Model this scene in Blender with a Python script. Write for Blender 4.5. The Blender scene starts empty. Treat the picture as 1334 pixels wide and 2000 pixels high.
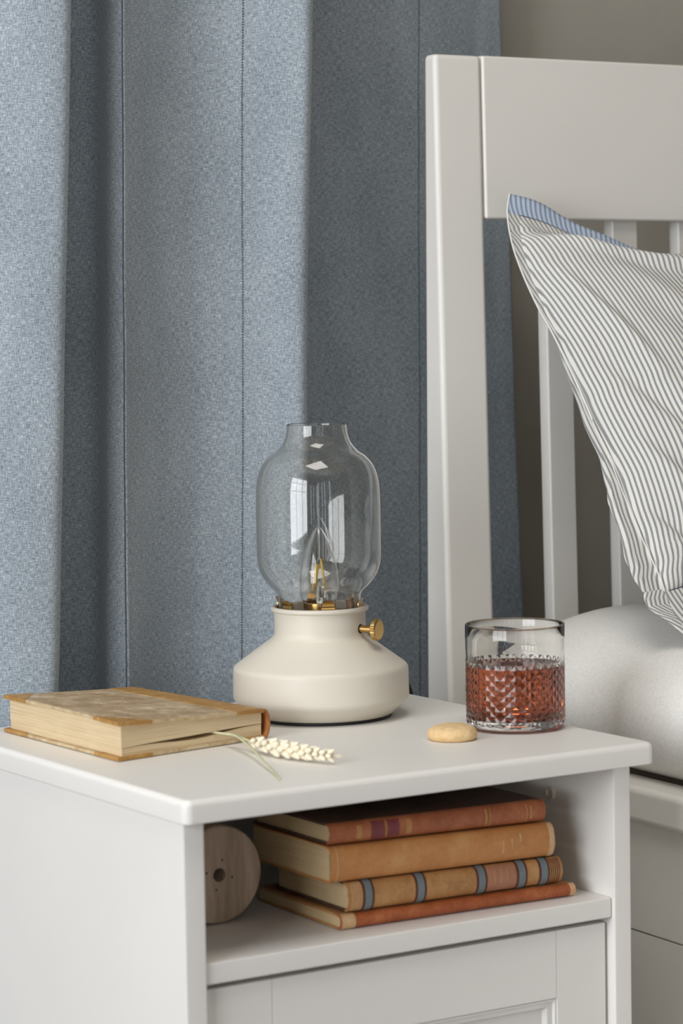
import bpy, bmesh, math, random
from mathutils import Vector, Matrix, noise
import numpy as np

random.seed(7)
C = bpy.context.scene.collection
S = bpy.context.scene
PI = math.pi

# ---------------------------------------------------------------- camera
def camera_axes(yaw, pitch, roll):
    f = Vector((math.sin(yaw) * math.cos(pitch), math.cos(yaw) * math.cos(pitch), math.sin(pitch)))
    r = f.cross(Vector((0, 0, 1))).normalized()
    u = r.cross(f)
    return f, r * math.cos(roll) + u * math.sin(roll), u * math.cos(roll) - r * math.sin(roll)

F, RGT, UPV = camera_axes(0.5683, -0.0782, -0.0165)
cam_d = bpy.data.cameras.new('camera')
cam = bpy.data.objects.new('camera', cam_d)
C.objects.link(cam)
m = Matrix((RGT, UPV, -F)).transposed().to_4x4()
m.translation = Vector((-1.0327, -1.8464, 0.3854))
cam.matrix_world = m
cam_d.sensor_fit = 'VERTICAL'
cam_d.sensor_height = 36.0
cam_d.sensor_width = 24.0
cam_d.lens = 5463.19 / 2000 * 36.0
cam_d.clip_start = 0.05
cam_d.dof.use_dof = True
cam_d.dof.focus_distance = 2.60
cam_d.dof.aperture_fstop = 6.8
S.camera = cam

# ---------------------------------------------------------------- world, daylight, exposure
world = bpy.data.worlds.new('world')
S.world = world
world.use_nodes = True
wb = world.node_tree.nodes['Background']
wb.inputs['Color'].default_value = (0.62, 0.72, 0.85, 1)
wb.inputs['Strength'].default_value = 0.4

def daylight(name, loc, target, sx, sy, power, color):
    d = bpy.data.lights.new(name, 'AREA')
    d.shape = 'RECTANGLE'
    d.size, d.size_y, d.energy, d.color = sx, sy, power, color
    o = bpy.data.objects.new(name, d)
    o.location = loc
    o.rotation_euler = (Vector(target) - Vector(loc)).to_track_quat('-Z', 'Y').to_euler()
    C.objects.link(o)
    return o

# window 1 in the left wall, window 2 in the wall behind the camera
daylight('daylight_1', (-2.56, -0.95, 0.76), (0, -0.95, 0.76), 1.9, 1.84, 96, (0.94, 0.965, 1.0))
for x, w in ((-2.05, 0.20), (-1.45, 0.10), (-1.05, 0.12), (-0.35, 0.16)):
    daylight('daylight_2', (x, -3.66, 0.62), (x, 0, 0.62), w, 2.4, 17.0 * w, (0.96, 0.975, 1.0))
# unseen overhead fill, added to brighten the upward faces; no fixture
daylight('added_overhead_fill', (-0.25, -0.60, 2.33), (-0.25, -0.60, 0), 1.1, 1.1, 25, (1.0, 0.965, 0.90))

S.view_settings.view_transform = 'Standard'
S.view_settings.look = 'None'
S.view_settings.exposure = 0.0
S.view_settings.gamma = 1.0
S.view_settings.use_curve_mapping = False
S.cycles.use_denoising = True
S.cycles.max_bounces = 14
S.cycles.transmission_bounces = 12
S.cycles.transparent_max_bounces = 12
S.cycles.diffuse_bounces = 5
S.cycles.glossy_bounces = 6
S.cycles.blur_glossy = 0.6
S.cycles.sample_clamp_indirect = 6.0

# ---------------------------------------------------------------- materials
def lin(h):
    h = h.lstrip('#')
    v = [int(h[i:i + 2], 16) / 255 for i in (0, 2, 4)]
    return tuple((x / 12.92 if x <= 0.04045 else ((x + 0.055) / 1.055) ** 2.4) for x in v) + (1.0,)

class Mat:
    def __init__(self, name):
        self.m = bpy.data.materials.new(name)
        self.m.use_nodes = True
        self.t = self.m.node_tree
        self.b = self.t.nodes['Principled BSDF']
    def n(self, typ, **kw):
        nd = self.t.nodes.new(typ)
        for k, v in kw.items():
            if k in nd.inputs.keys() if isinstance(k, str) else False:
                nd.inputs[k].default_value = v
            else:
                setattr(nd, k, v)
        return nd
    def l(self, a, b):
        self.t.links.new(a, b)
    def set(self, **kw):
        for k, v in kw.items():
            self.b.inputs[k.replace('_', ' ')].default_value = v
        return self
    def coords(self, kind='Object', scale=(1, 1, 1), rot=(0, 0, 0)):
        tc = self.n('ShaderNodeTexCoord')
        mp = self.n('ShaderNodeMapping')
        mp.inputs['Scale'].default_value = scale
        mp.inputs['Rotation'].default_value = rot
        self.l(tc.outputs[kind], mp.inputs['Vector'])
        return mp.outputs['Vector']
    def noise(self, vec, scale, detail=3, rough=0.55, dist=0.0):
        nd = self.n('ShaderNodeTexNoise')
        nd.inputs['Scale'].default_value = scale
        nd.inputs['Detail'].default_value = detail
        nd.inputs['Roughness'].default_value = rough
        nd.inputs['Distortion'].default_value = dist
        self.l(vec, nd.inputs['Vector'])
        return nd.outputs['Fac']
    def ramp(self, fac, stops):
        nd = self.n('ShaderNodeValToRGB')
        e = nd.color_ramp.elements
        while len(e) < len(stops):
            e.new(0.5)
        for i, (p, c) in enumerate(stops):
            e[i].position = p
            e[i].color = lin(c) if isinstance(c, str) else c
        self.l(fac, nd.inputs['Fac'])
        return nd.outputs['Color']
    def mix(self, fac, a, b, mode='MIX'):
        nd = self.n('ShaderNodeMix', data_type='RGBA', blend_type=mode)
        for sock, v in ((nd.inputs[0], fac), (nd.inputs[6], a), (nd.inputs[7], b)):
            if hasattr(v, 'is_output'):
                self.l(v, sock)
            else:
                sock.default_value = lin(v) if isinstance(v, str) else v
        return nd.outputs[2]
    def math(self, op, a, b=0.0, clamp=False):
        nd = self.n('ShaderNodeMath', operation=op, use_clamp=clamp)
        for sock, v in ((nd.inputs[0], a), (nd.inputs[1], b)):
            if hasattr(v, 'is_output'):
                self.l(v, sock)
            else:
                sock.default_value = v
        return nd.outputs[0]
    def color(self, c):
        if hasattr(c, 'is_output'):
            self.l(c, self.b.inputs['Base Color'])
        else:
            self.b.inputs['Base Color'].default_value = lin(c) if isinstance(c, str) else c
        return self
    def bump(self, h, strength=0.2, dist=0.001):
        nd = self.n('ShaderNodeBump')
        nd.inputs['Strength'].default_value = strength
        nd.inputs['Distance'].default_value = dist
        self.l(h, nd.inputs['Height'])
        self.l(nd.outputs['Normal'], self.b.inputs['Normal'])
        return self

def simple(name, col, rough=0.5, var=0.03, scale=60, bump=0.0, **kw):
    M = Mat(name)
    v = M.coords()
    nz = M.noise(v, scale)
    c = lin(col)
    lo = tuple(x * (1 - var) for x in c[:3]) + (1,)
    hi = tuple(min(1, x * (1 + var)) for x in c[:3]) + (1,)
    M.color(M.ramp(nz, [(0.3, lo), (0.7, hi)]))
    M.set(Roughness=rough, **kw)
    if bump:
        M.bump(nz, bump, 0.0006)
    return M.m

white_paint = simple('white_paint', '#eae7e2', 0.42, 0.012, 9)
bed_paint = simple('bed_paint', '#e8e5df', 0.40, 0.012, 9)
wall_paint = simple('wall_paint', '#b3aea4', 0.9, 0.02, 30, 0.08)
wall_white = simple('wall_white', '#86796a', 0.9, 0.02, 30, 0.08)
ceiling_paint = simple('ceiling_paint', '#c4c0b8', 0.9, 0.02, 30)
floor_m = simple('floor_wood', '#3c3128', 0.5, 0.1, 14)
lamp_paint = simple('lamp_paint', '#d9d2c4', 0.45, 0.012, 20)
dark_rubber = simple('dark_rubber', '#1d1c1b', 0.6, 0.05)
black_cable = simple('black_cable', '#141414', 0.5, 0.05)
brass = simple('brass', '#c9a566', 0.28, 0.05, 200, Metallic=1.0)
brass_polished = simple('brass_polished', '#c8a060', 0.15, 0.04, 200, Metallic=1.0)
filament_m = simple('filament', '#ffd040', 0.5, 0.03, 300)
nickel = simple('nickel', '#cfccc4', 0.2, 0.03, 200, Metallic=1.0)
screw_m = simple('screw_plastic', '#d8d4c8', 0.4, 0.02)
stitch_m = simple('stitch_thread', '#4d565d', 0.9, 0.08, 900)
seam_m = simple('seam_fold', '#545f66', 0.95, 0.1, 900)

def glass_mat(name, col=(1, 1, 1, 1), rough=0.0, ior=1.46):
    M = Mat(name)
    M.color(col)
    M.set(Roughness=rough, IOR=ior)
    M.b.inputs['Transmission Weight'].default_value = 1.0
    return M.m
shade_glass = glass_mat('shade_glass', (0.998, 0.992, 0.972, 1))
bulb_glass = glass_mat('bulb_glass', (0.99, 0.985, 0.97, 1))
tumbler_glass = glass_mat('tumbler_glass', (0.985, 0.98, 0.965, 1))
drink_m = glass_mat('drink', (0.52, 0.125, 0.045, 1), 0.0, 1.34)

def curtain_mat():
    M = Mat('curtain_weave')
    warp = M.noise(M.coords('UV', (1150, 180, 1)), 1.0, 3, 0.7)
    weft = M.noise(M.coords('UV', (180, 1150, 1)), 1.0, 3, 0.7)
    fine = M.noise(M.coords('UV', (1900, 1600, 1)), 1.0, 1, 0.5)
    big = M.noise(M.coords('UV', (14, 7, 1)), 1.0, 3, 0.6)
    s = M.math('ADD', warp, weft)
    s = M.math('ADD', s, M.math('MULTIPLY', fine, 0.8))
    s = M.math('ADD', s, M.math('MULTIPLY', big, 0.25))
    s = M.math('MULTIPLY', s, 0.3279)
    c = M.ramp(s, [(0.385, '#57616a'), (0.475, '#848f97'), (0.525, '#9ea8b1'), (0.615, '#d4dce3')])
    M.color(c).set(Roughness=0.95)
    M.b.inputs['Sheen Weight'].default_value = 0.25
    M.b.inputs['Sheen Roughness'].default_value = 0.5
    M.bump(s, 0.22, 0.0005)
    return M.m
curtain_m = curtain_mat()

def stripe_mat(name, ground, stripe, pitch=0.0052, duty=0.42):
    M = Mat(name)
    v = M.coords('UV', (1, 1, 1))
    sep = M.n('ShaderNodeSeparateXYZ')
    M.l(v, sep.inputs[0])
    wob = M.math('MULTIPLY', M.noise(M.coords('UV', (60, 12, 1)), 1.0, 2), 0.0008)
    x = M.math('ADD', sep.outputs['X'], wob)
    fr = M.math('FRACT', M.math('DIVIDE', x, pitch))
    d = M.math('ABSOLUTE', M.math('SUBTRACT', fr, 0.5))
    mask = M.math('MULTIPLY', M.math('SUBTRACT', duty * 0.5 + 0.06, d), 9.0, True)
    thread = M.noise(M.coords('UV', (2200, 500, 1)), 1.0, 2, 0.6)
    weft = M.noise(M.coords('UV', (110, 2600, 1)), 1.0, 2, 0.6)
    th = M.math('ADD', M.math('MULTIPLY', thread, 0.5), M.math('MULTIPLY', weft, 0.5))
    g = M.mix(th, tuple(v * 0.84 for v in lin(ground)[:3]) + (1,), tuple(min(1, v * 1.12) for v in lin(ground)[:3]) + (1,))
    st = M.mix(th, tuple(v * 0.7 for v in lin(stripe)[:3]) + (1,), tuple(v * 1.45 for v in lin(stripe)[:3]) + (1,))
    c = M.mix(mask, g, st)
    M.color(c).set(Roughness=0.92)
    M.bump(th, 0.35, 0.0004)
    return M.m
pillow_m = stripe_mat('striped_linen', '#dddcd7', '#868686')
flange_m = stripe_mat('striped_linen_painted_skylight', '#c0cddf', '#7d8ca5')  # same striped linen, with bluish sky light painted into both colours

def sheet_mat():
    M = Mat('white_sheet')
    a = M.noise(M.coords('Object', (1300, 260, 900)), 1.0, 2)
    b = M.noise(M.coords('Object', (260, 1300, 260)), 1.0, 2)
    s = M.math('MULTIPLY', M.math('ADD', a, b), 0.5)
    M.color(M.ramp(s, [(0.33, '#d8d5cf'), (0.64, '#ebe9e5')])).set(Roughness=0.95)
    M.bump(s, 0.3, 0.0005)
    return M.m
sheet_m = sheet_mat()

def grain_mat(name, c0, c1, c2, axis_scale=(6, 6, 60), rough=0.7):
    M = Mat(name)
    v = M.coords('Object', axis_scale)
    nz = M.noise(v, 1.0, 5, 0.6, 0.6)
    fine = M.noise(M.coords('Object', tuple(a * 5 for a in axis_scale)), 1.0, 3)
    s = M.math('ADD', M.math('MULTIPLY', nz, 0.75), M.math('MULTIPLY', fine, 0.25))
    M.color(M.ramp(s, [(0.3, c0), (0.5, c1), (0.7, c2)])).set(Roughness=rough)
    M.bump(s, 0.25, 0.0006)
    return M.m
disc_wood = grain_mat('weathered_wood', '#8c7766', '#b09a86', '#c8b4a0', (55, 7, 55))

def leather(name, c0, c1, c2, scale=45, rough=0.55):
    M = Mat(name)
    v = M.coords()
    a = M.noise(v, scale, 5, 0.65)
    b = M.noise(v, scale * 9, 3, 0.6)
    s = M.math('ADD', M.math('MULTIPLY', a, 0.7), M.math('MULTIPLY', b, 0.3))
    M.color(M.ramp(s, [(0.32, c0), (0.5, c1), (0.68, c2)])).set(Roughness=rough)
    M.bump(b, 0.3, 0.0005)
    return M.m
leather_red = leather('leather_red_brown', '#8a4a2c', '#a65f3a', '#b8744a')
leather_tan = leather('leather_tan', '#b5783f', '#c4864c', '#d09a60', 25)
leather_ochre = leather('leather_ochre', '#96663c', '#b3824e', '#c39762')
leather_rust = leather('leather_rust', '#85411f', '#a1552c', '#b86e42')
leather_edge = leather('leather_worn_edge', '#b98d62', '#cda77c', '#dcc09a', 120)
leather_book = leather('leather_amber', '#94652f', '#b08445', '#c9a468', 70)
cover_paper = leather('marbled_paper', '#92795a', '#b29a79', '#dfd0b4', 48, 0.7)
cover_dark = leather('dark_cover', '#3a261c', '#51372a', '#644636', 40)
cover_worn = leather('worn_cover_edge', '#a3855c', '#c7b08a', '#dccdae', 120, 0.8)
band_m = simple('spine_band_grey', '#6f7a7d', 0.5, 0.06, 120)
band_line_m = simple('spine_band_line', '#5a2a20', 0.6, 0.06, 120)
gilt_m = simple('faded_gilt', '#b9824c', 0.5, 0.12, 300)
label_purple = simple('spine_label_purple', '#7d3a3c', 0.6, 0.15, 120)
label_rose = simple('spine_label_rose', '#a8745a', 0.6, 0.08, 120)

def pages(name, c0, c1):
    M = Mat(name)
    a = M.noise(M.coords('Object', (8, 8, 1500)), 1.0, 3, 0.7)
    b = M.noise(M.coords('Object', (30, 30, 200)), 1.0, 3, 0.6)
    s = M.math('ADD', M.math('MULTIPLY', a, 0.85), M.math('MULTIPLY', b, 0.15))
    M.color(M.ramp(s, [(0.33, c0), (0.6, c1)])).set(Roughness=0.9)
    M.bump(a, 0.4, 0.0006)
    return M.m
pages_m = pages('page_edges', '#c8ad84', '#e4d0ab')
pages_dim = pages('page_edges_old', '#b89d72', '#d6bf96')

def cookie_mat():
    M = Mat('shortbread')
    v = M.coords()
    a = M.noise(v, 160, 5, 0.7)
    b = M.noise(v, 900, 3, 0.6)
    s = M.math('ADD', M.math('MULTIPLY', a, 0.6), M.math('MULTIPLY', b, 0.4))
    base = M.ramp(s, [(0.3, '#cfa56c'), (0.5, '#e3c290'), (0.7, '#efd8ae')])
    M.color(base).set(Roughness=0.8)
    M.bump(s, 0.6, 0.0012)
    return M.m
cookie_m = cookie_mat()
straw_m = simple('straw', '#c9c7a2', 0.6, 0.12, 150)
husk_m = simple('wheat_husk', '#efe6cf', 0.6, 0.08, 300)
husk_dark = simple('wheat_rachis', '#b99a68', 0.7, 0.1, 300)

# ---------------------------------------------------------------- helpers
def link(name, bm, mat, parent=None, smooth=True, kind=None, angle=None):
    me = bpy.data.meshes.new(name)
    bmesh.ops.recalc_face_normals(bm, faces=bm.faces)
    bm.to_mesh(me)
    bm.free()
    for mm in (mat if isinstance(mat, (list, tuple)) else [mat]):
        me.materials.append(mm)
    o = bpy.data.objects.new(name, me)
    C.objects.link(o)
    if parent is not None:
        o.parent = parent
    if smooth:
        for p in me.polygons:
            p.use_smooth = True
        if angle:
            me.set_sharp_from_angle(angle=angle)
            md = o.modifiers.new('even_normals', 'WEIGHTED_NORMAL')
            md.weight = 100
            md.keep_sharp = True
    if kind:
        o['kind'] = kind
    return o

def tag(o, label=None, cat=None, group=None, kind=None):
    if label: o['label'] = label
    if cat: o['category'] = cat
    if group: o['group'] = group
    if kind: o['kind'] = kind
    return o

def thing(name, label, cat, loc=(0, 0, 0), rotz=0.0, group=None):
    o = bpy.data.objects.new(name, None)
    o.location = loc
    o.rotation_euler = (0, 0, rotz)
    o.empty_display_size = 0.05
    C.objects.link(o)
    return tag(o, label, cat, group)

def box_bm(x0, x1, y0, y1, z0, z1, bevel=0.0, seg=3, bm=None):
    nb = bmesh.new()
    bmesh.ops.create_cube(nb, size=1.0)
    for v in nb.verts:
        v.co = Vector(((x0 + x1) / 2 + v.co.x * (x1 - x0), (y0 + y1) / 2 + v.co.y * (y1 - y0), (z0 + z1) / 2 + v.co.z * (z1 - z0)))
    if bevel:
        bmesh.ops.bevel(nb, geom=list(nb.edges), offset=bevel, segments=seg, profile=0.5, affect='EDGES', clamp_overlap=True)
    if bm is None:
        return nb
    me = bpy.data.meshes.new('tmp')
    nb.to_mesh(me); nb.free(); bm.from_mesh(me); bpy.data.meshes.remove(me)
    return bm

def hexa_bm(pts, bevel=0.0, seg=3):
    """pts: bottom 4 then top 4, both going round the same way"""
    bm = bmesh.new()
    vs = [bm.verts.new(p) for p in pts]
    for f in ((3, 2, 1, 0), (4, 5, 6, 7), (0, 1, 5, 4), (1, 2, 6, 5), (2, 3, 7, 6), (3, 0, 4, 7)):
        bm.faces.new([vs[i] for i in f])
    if bevel:
        bmesh.ops.bevel(bm, geom=list(bm.edges), offset=bevel, segments=seg, profile=0.5, affect='EDGES', clamp_overlap=True)
    return bm

def lathe_bm(prof, n=64, closed=False, center=(0, 0, 0), bm=None):
    bm = bm or bmesh.new()
    cx, cy, cz = center
    rings = []
    for r, z in prof:
        if r < 1e-6:
            rings.append([bm.verts.new((cx, cy, cz + z))])
        else:
            rings.append([bm.verts.new((cx + r * math.cos(2 * PI * k / n), cy + r * math.sin(2 * PI * k / n), cz + z)) for k in range(n)])
    pairs = list(zip(rings, rings[1:]))
    if closed:
        pairs.append((rings[-1], rings[0]))
    for a, b in pairs:
        for k in range(n):
            k2 = (k + 1) % n
            if len(a) == 1 and len(b) == 1:
                continue
            if len(a) == 1:
                bm.faces.new((a[0], b[k], b[k2]))
            elif len(b) == 1:
                bm.faces.new((a[k], a[k2], b[0]))
            else:
                bm.faces.new((a[k], a[k2], b[k2], b[k]))
    return bm

def tube_bm(path, rad, n=10, bm=None, cap=True):
    bm = bm or bmesh.new()
    P = [Vector(p) for p in path]
    R = rad if isinstance(rad, (list, tuple)) else [rad] * len(P)
    rings = []
    up = Vector((0.13, 0.21, 0.97))
    for i, p in enumerate(P):
        t = (P[min(i + 1, len(P) - 1)] - P[max(i - 1, 0)]).normalized()
        a = t.cross(up)
        if a.length < 1e-3:
            a = t.cross(Vector((1, 0, 0)))
        a.normalize()
        b = t.cross(a)
        rings.append([bm.verts.new(p + (a * math.cos(2 * PI * k / n) + b * math.sin(2 * PI * k / n)) * R[i]) for k in range(n)])
    for a, b in zip(rings, rings[1:]):
        for k in range(n):
            bm.faces.new((a[k], a[(k + 1) % n], b[(k + 1) % n], b[k]))
    if cap:
        bm.faces.new(rings[0][::-1])
        bm.faces.new(rings[-1])
    return bm

def catmull(pts, n=8):
    P = [np.array(p, float) for p in pts]
    P = [2 * P[0] - P[1]] + P + [2 * P[-1] - P[-2]]
    out = []
    for i in range(1, len(P) - 2):
        for k in range(n):
            t = k / n
            a, b, c, d = P[i - 1], P[i], P[i + 1], P[i + 2]
            out.append(0.5 * ((2 * b) + (c - a) * t + (2 * a - 5 * b + 4 * c - d) * t * t + (3 * b - a - 3 * c + d) * t ** 3))
    out.append(P[-2])
    return out

def grid_faces(bm, rows, wrap=False, uvs=None):
    uvl = bm.loops.layers.uv.verify() if uvs else None
    R = len(rows)
    for i in range(R - 1):
        for j in range(len(rows[i]) - 1):
            idx = ((i, j), (i, j + 1), (i + 1, j + 1), (i + 1, j))
            f = bm.faces.new([rows[a][b] for a, b in idx])
            if uvs:
                for lp, (a, b) in zip(f.loops, idx):
                    lp[uvl].uv = uvs[a][b]

def struct(name, bm, mat, parent=None):
    o = link(name, bm, mat, parent, smooth=False)
    if parent is None:
        o['kind'] = 'structure'
    return o

# ---------------------------------------------------------------- the room
FL, CE = -0.70, 2.45
X0, X1, Y0, Y1 = -2.4, 2.7, -3.5, 0.72
struct('floor', box_bm(X0 - 0.2, X1 + 0.2, Y0 - 0.2, Y1 + 0.2, FL - 0.1, FL), floor_m)
struct('ceiling', box_bm(X0 - 0.2, X1 + 0.2, Y0 - 0.2, Y1 + 0.2, CE, CE + 0.1), ceiling_paint)
struct('wall_back', box_bm(X0 - 0.2, X1 + 0.2, Y1, Y1 + 0.12, FL, CE), wall_paint)
struct('wall_right', box_bm(X1, X1 + 0.12, Y0, Y1, FL, CE), wall_white)

def wall_with_hole(name, axis, pos, thick, a0, a1, h0, h1, wa0, wa1, wh0, wh1):
    bm = bmesh.new()
    for (p0, p1, q0, q1) in ((a0, wa0, h0, h1), (wa1, a1, h0, h1), (wa0, wa1, h0, wh0), (wa0, wa1, wh1, h1)):
        if axis == 'x':
            box_bm(pos - thick, pos, p0, p1, q0, q1, bm=bm)
        else:
            box_bm(p0, p1, pos - thick, pos, q0, q1, bm=bm)
    return struct(name, bm, wall_white)
wall_with_hole('wall_left', 'x', X0, 0.12, Y0, Y1, FL, CE, -1.92, 0.05, -0.18, 1.70)
wall_with_hole('wall_front', 'y', Y0, 0.12, X0, X1, FL, CE, -2.30, -0.10, -0.60, 1.85)

def window(name, axis, pos, a0, a1, h0, h1, nv, nh):
    root = bpy.data.objects.new(name, None)
    C.objects.link(root)
    root['kind'] = 'structure'
    def bar(nm, p0, p1, q0, q1, t=0.05):
        bm = box_bm(pos - t, pos, p0, p1, q0, q1, 0.004, 2) if axis == 'x' else box_bm(p0, p1, pos - t, pos, q0, q1, 0.004, 2)
        link(nm, bm, white_paint, root, smooth=False)
    w = 0.05
    bar('window_frame', a0, a0 + w, h0, h1); bar('window_frame', a1 - w, a1, h0, h1)
    bar('window_frame', a0 + w, a1 - w, h0, h0 + w); bar('window_frame', a0 + w, a1 - w, h1 - w, h1)
    for k in range(1, nv):
        x = a0 + (a1 - a0) * k / nv
        bar('mullion', x - 0.018, x + 0.018, h0 + w, h1 - w, 0.04)
    for k in range(1, nh):
        z = h0 + (h1 - h0) * k / nh
        bar('glazing_bar', a0 + w, a1 - w, z - 0.014, z + 0.014, 0.03)
window('window_1', 'x', X0 - 0.03, -1.92, 0.05, -0.18, 1.70, 3, 3)
window('window_2', 'y', Y0 - 0.03, -2.30, -0.10, -0.60, 1.85, 4, 4)

# ---------------------------------------------------------------- curtain
def build_curtain():
    # fold line seen from above: (x at the top of the picture, x at table height, y)
    ctrl = [(-0.36, -0.385, 0.60), (-0.26, -0.285, 0.55), (-0.14, -0.165, 0.60), (-0.04, -0.065, 0.575),
            (0.027, 0.003, 0.530), (0.087, 0.058, 0.482), (0.132, 0.100, 0.452), (0.151, 0.119, 0.452), (0.157, 0.126, 0.474),
            (0.150, 0.120, 0.525), (0.166, 0.142, 0.572), (0.205, 0.184, 0.594), (0.235, 0.218, 0.565),
            (0.227, 0.2095, 0.524), (0.2310, 0.2176, 0.500), (0.241, 0.2285, 0.505),
            (0.288, 0.273, 0.530), (0.338, 0.322, 0.542), (0.382, 0.364, 0.521), (0.409, 0.390, 0.498), (0.427, 0.406, 0.488),
            (0.440, 0.418, 0.498), (0.447, 0.424, 0.526), (0.452, 0.430, 0.575),
            (0.480, 0.459, 0.622), (0.530, 0.516, 0.643), (0.586, 0.572, 0.644), (0.663, 0.651, 0.639), (0.712, 0.712, 0.645),
            (0.754, 0.770, 0.651), (0.782, 0.804, 0.654)]
    zt, zb = 0.67, 0.0
    top = catmull([(a, y) for a, b, y in ctrl], 9)
    bot = catmull([(b, y) for a, b, y in ctrl], 9)
    arc = [0.0]
    for p, q in zip(bot, bot[1:]):
        arc.append(arc[-1] + float(np.linalg.norm(q - p)))
    zs = np.linspace(-0.66, 2.35, 88)
    def pt(i, z):
        t = (z - zb) / (zt - zb)
        tt = max(-0.7, min(1.6, t))
        p = bot[i] * (1 - tt) + top[i] * tt
        amp = 0.0035
        dx = amp * noise.noise((arc[i] * 9, z * 2.1, 3.3))
        dy = amp * 1.4 * noise.noise((arc[i] * 8, z * 2.6, 9.1)) + 0.0012 * noise.noise((arc[i] * 40, z * 9, 2.0))
        return Vector((p[0] + dx, p[1] + dy, z))
    bm = bmesh.new()
    rows, uvs = [], []
    for z in zs:
        rows.append([bm.verts.new(pt(i, z)) for i in range(len(bot))])
        uvs.append([(arc[i], z) for i in range(len(bot))])
    grid_faces(bm, rows, uvs=uvs)
    o = link('curtain', bm, curtain_m)
    md = o.modifiers.new('thick', 'SOLIDIFY')
    md.thickness = 0.0012
    md.offset = 1
    tag(o, 'heavy blue-grey woven curtain in deep folds behind the lamp', 'curtain')
    # seams: a dark pleat seam and a stitched line, each following the cloth
    def nrm(i, z):
        a, b = pt(max(i - 1, 0), z), pt(min(i + 1, len(bot) - 1), z)
        t = (b - a).normalized()
        return Vector((t.y, -t.x, 0))
    i_pleat = 14 * 9
    bm = bmesh.new()
    tube_bm([pt(i_pleat, z) + nrm(i_pleat, z) * 0.0003 for z in np.linspace(-0.65, 2.34, 120)], 0.0007, 6, bm)
    link('pleat_seam', bm, seam_m, o)
    i_far = 27 * 9
    bm = bmesh.new()
    tube_bm([pt(i_far, z) + nrm(i_far, z) * 0.0002 for z in np.linspace(-0.65, 2.34, 120)], 0.0005, 6, bm)
    link('panel_seam', bm, seam_m, o)
    i_st = 18 * 9 - 1
    bm = bmesh.new()
    z = -0.64
    while z < 2.30:
        p, q = pt(i_st, z) + nrm(i_st, z) * 0.0009, pt(i_st, z + 0.0013) + nrm(i_st, z) * 0.0009
        tube_bm([p, q], 0.0006, 5, bm)
        z += 0.0026
    s = link('stitch_line', bm, stitch_m, o)
    s['kind'] = 'stuff'
build_curtain()

# ---------------------------------------------------------------- nightstand (top surface is z = 0)
W, D, T = 0.46, 0.4313, 0.0190
ns = thing('nightstand', 'white painted nightstand with an open shelf above a panelled front', 'nightstand', (W / 2, D / 2, FL))
def nspart(name, bm, mat=None, parent=None, smooth=True):
    o = link(name, bm, mat or white_paint, parent or ns, smooth, angle=math.radians(40))
    if parent is None:
        o.matrix_parent_inverse = Matrix.Translation((-W / 2, -D / 2, -FL))
    return o
def top_bm():
    bm = bmesh.new()
    bmesh.ops.create_cube(bm, size=1)
    for v in bm.verts:
        v.co = Vector((W / 2 + v.co.x * W, D / 2 + v.co.y * D, -T / 2 + v.co.z * T))
    vert = [e for e in bm.edges if abs(e.verts[0].co.z - e.verts[1].co.z) > 0.01]
    bmesh.ops.bevel(bm, geom=vert, offset=0.0075, segments=4, profile=0.5, affect='EDGES')
    up = [e for e in bm.edges if e.verts[0].co.z > -1e-5 and e.verts[1].co.z > -1e-5]
    bmesh.ops.bevel(bm, geom=up, offset=0.0052, segments=3, profile=0.5, affect='EDGES')
    lo = [e for e in bm.edges if e.verts[0].co.z < -T + 1e-5 and e.verts[1].co.z < -T + 1e-5]
    bmesh.ops.bevel(bm, geom=lo, offset=0.0012, segments=2, profile=0.5, affect='EDGES')
    return bm
nspart('tabletop', top_bm())
nspart('side_panel', box_bm(0.0047, 0.0236, 0.012, 0.418, FL, -T, 0.0018, 2))
nspart('side_panel', box_bm(0.4238, 0.4418, 0.012, 0.418, FL, -T, 0.0018, 2))
nspart('back_panel', box_bm(0.0236, 0.4238, 0.404, 0.412, -0.62, -T))
nspart('shelf', box_bm(0.0242, 0.4232, 0.0155, 0.404, -0.1500, -0.1325, 0.0016, 2))
nspart('bottom_board', box_bm(0.0242, 0.4232, 0.03, 0.404, -0.60, -0.585, 0.0012, 2))
nspart('toe_rail', box_bm(0.0242, 0.4232, 0.035, 0.05, -0.62, -0.60, 0.001, 2))
sc = nspart('screw_cap', lathe_bm([(0, 0.0010), (0.0036, 0.0010), (0.0044, 0.0024), (0.0058, 0.0022), (0.0062, 0)], 24), screw_m)
sc.matrix_basis = Matrix.Translation((0.4238, 0.101, -0.0544)) @ Matrix.Rotation(-PI / 2, 4, 'Y')
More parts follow.
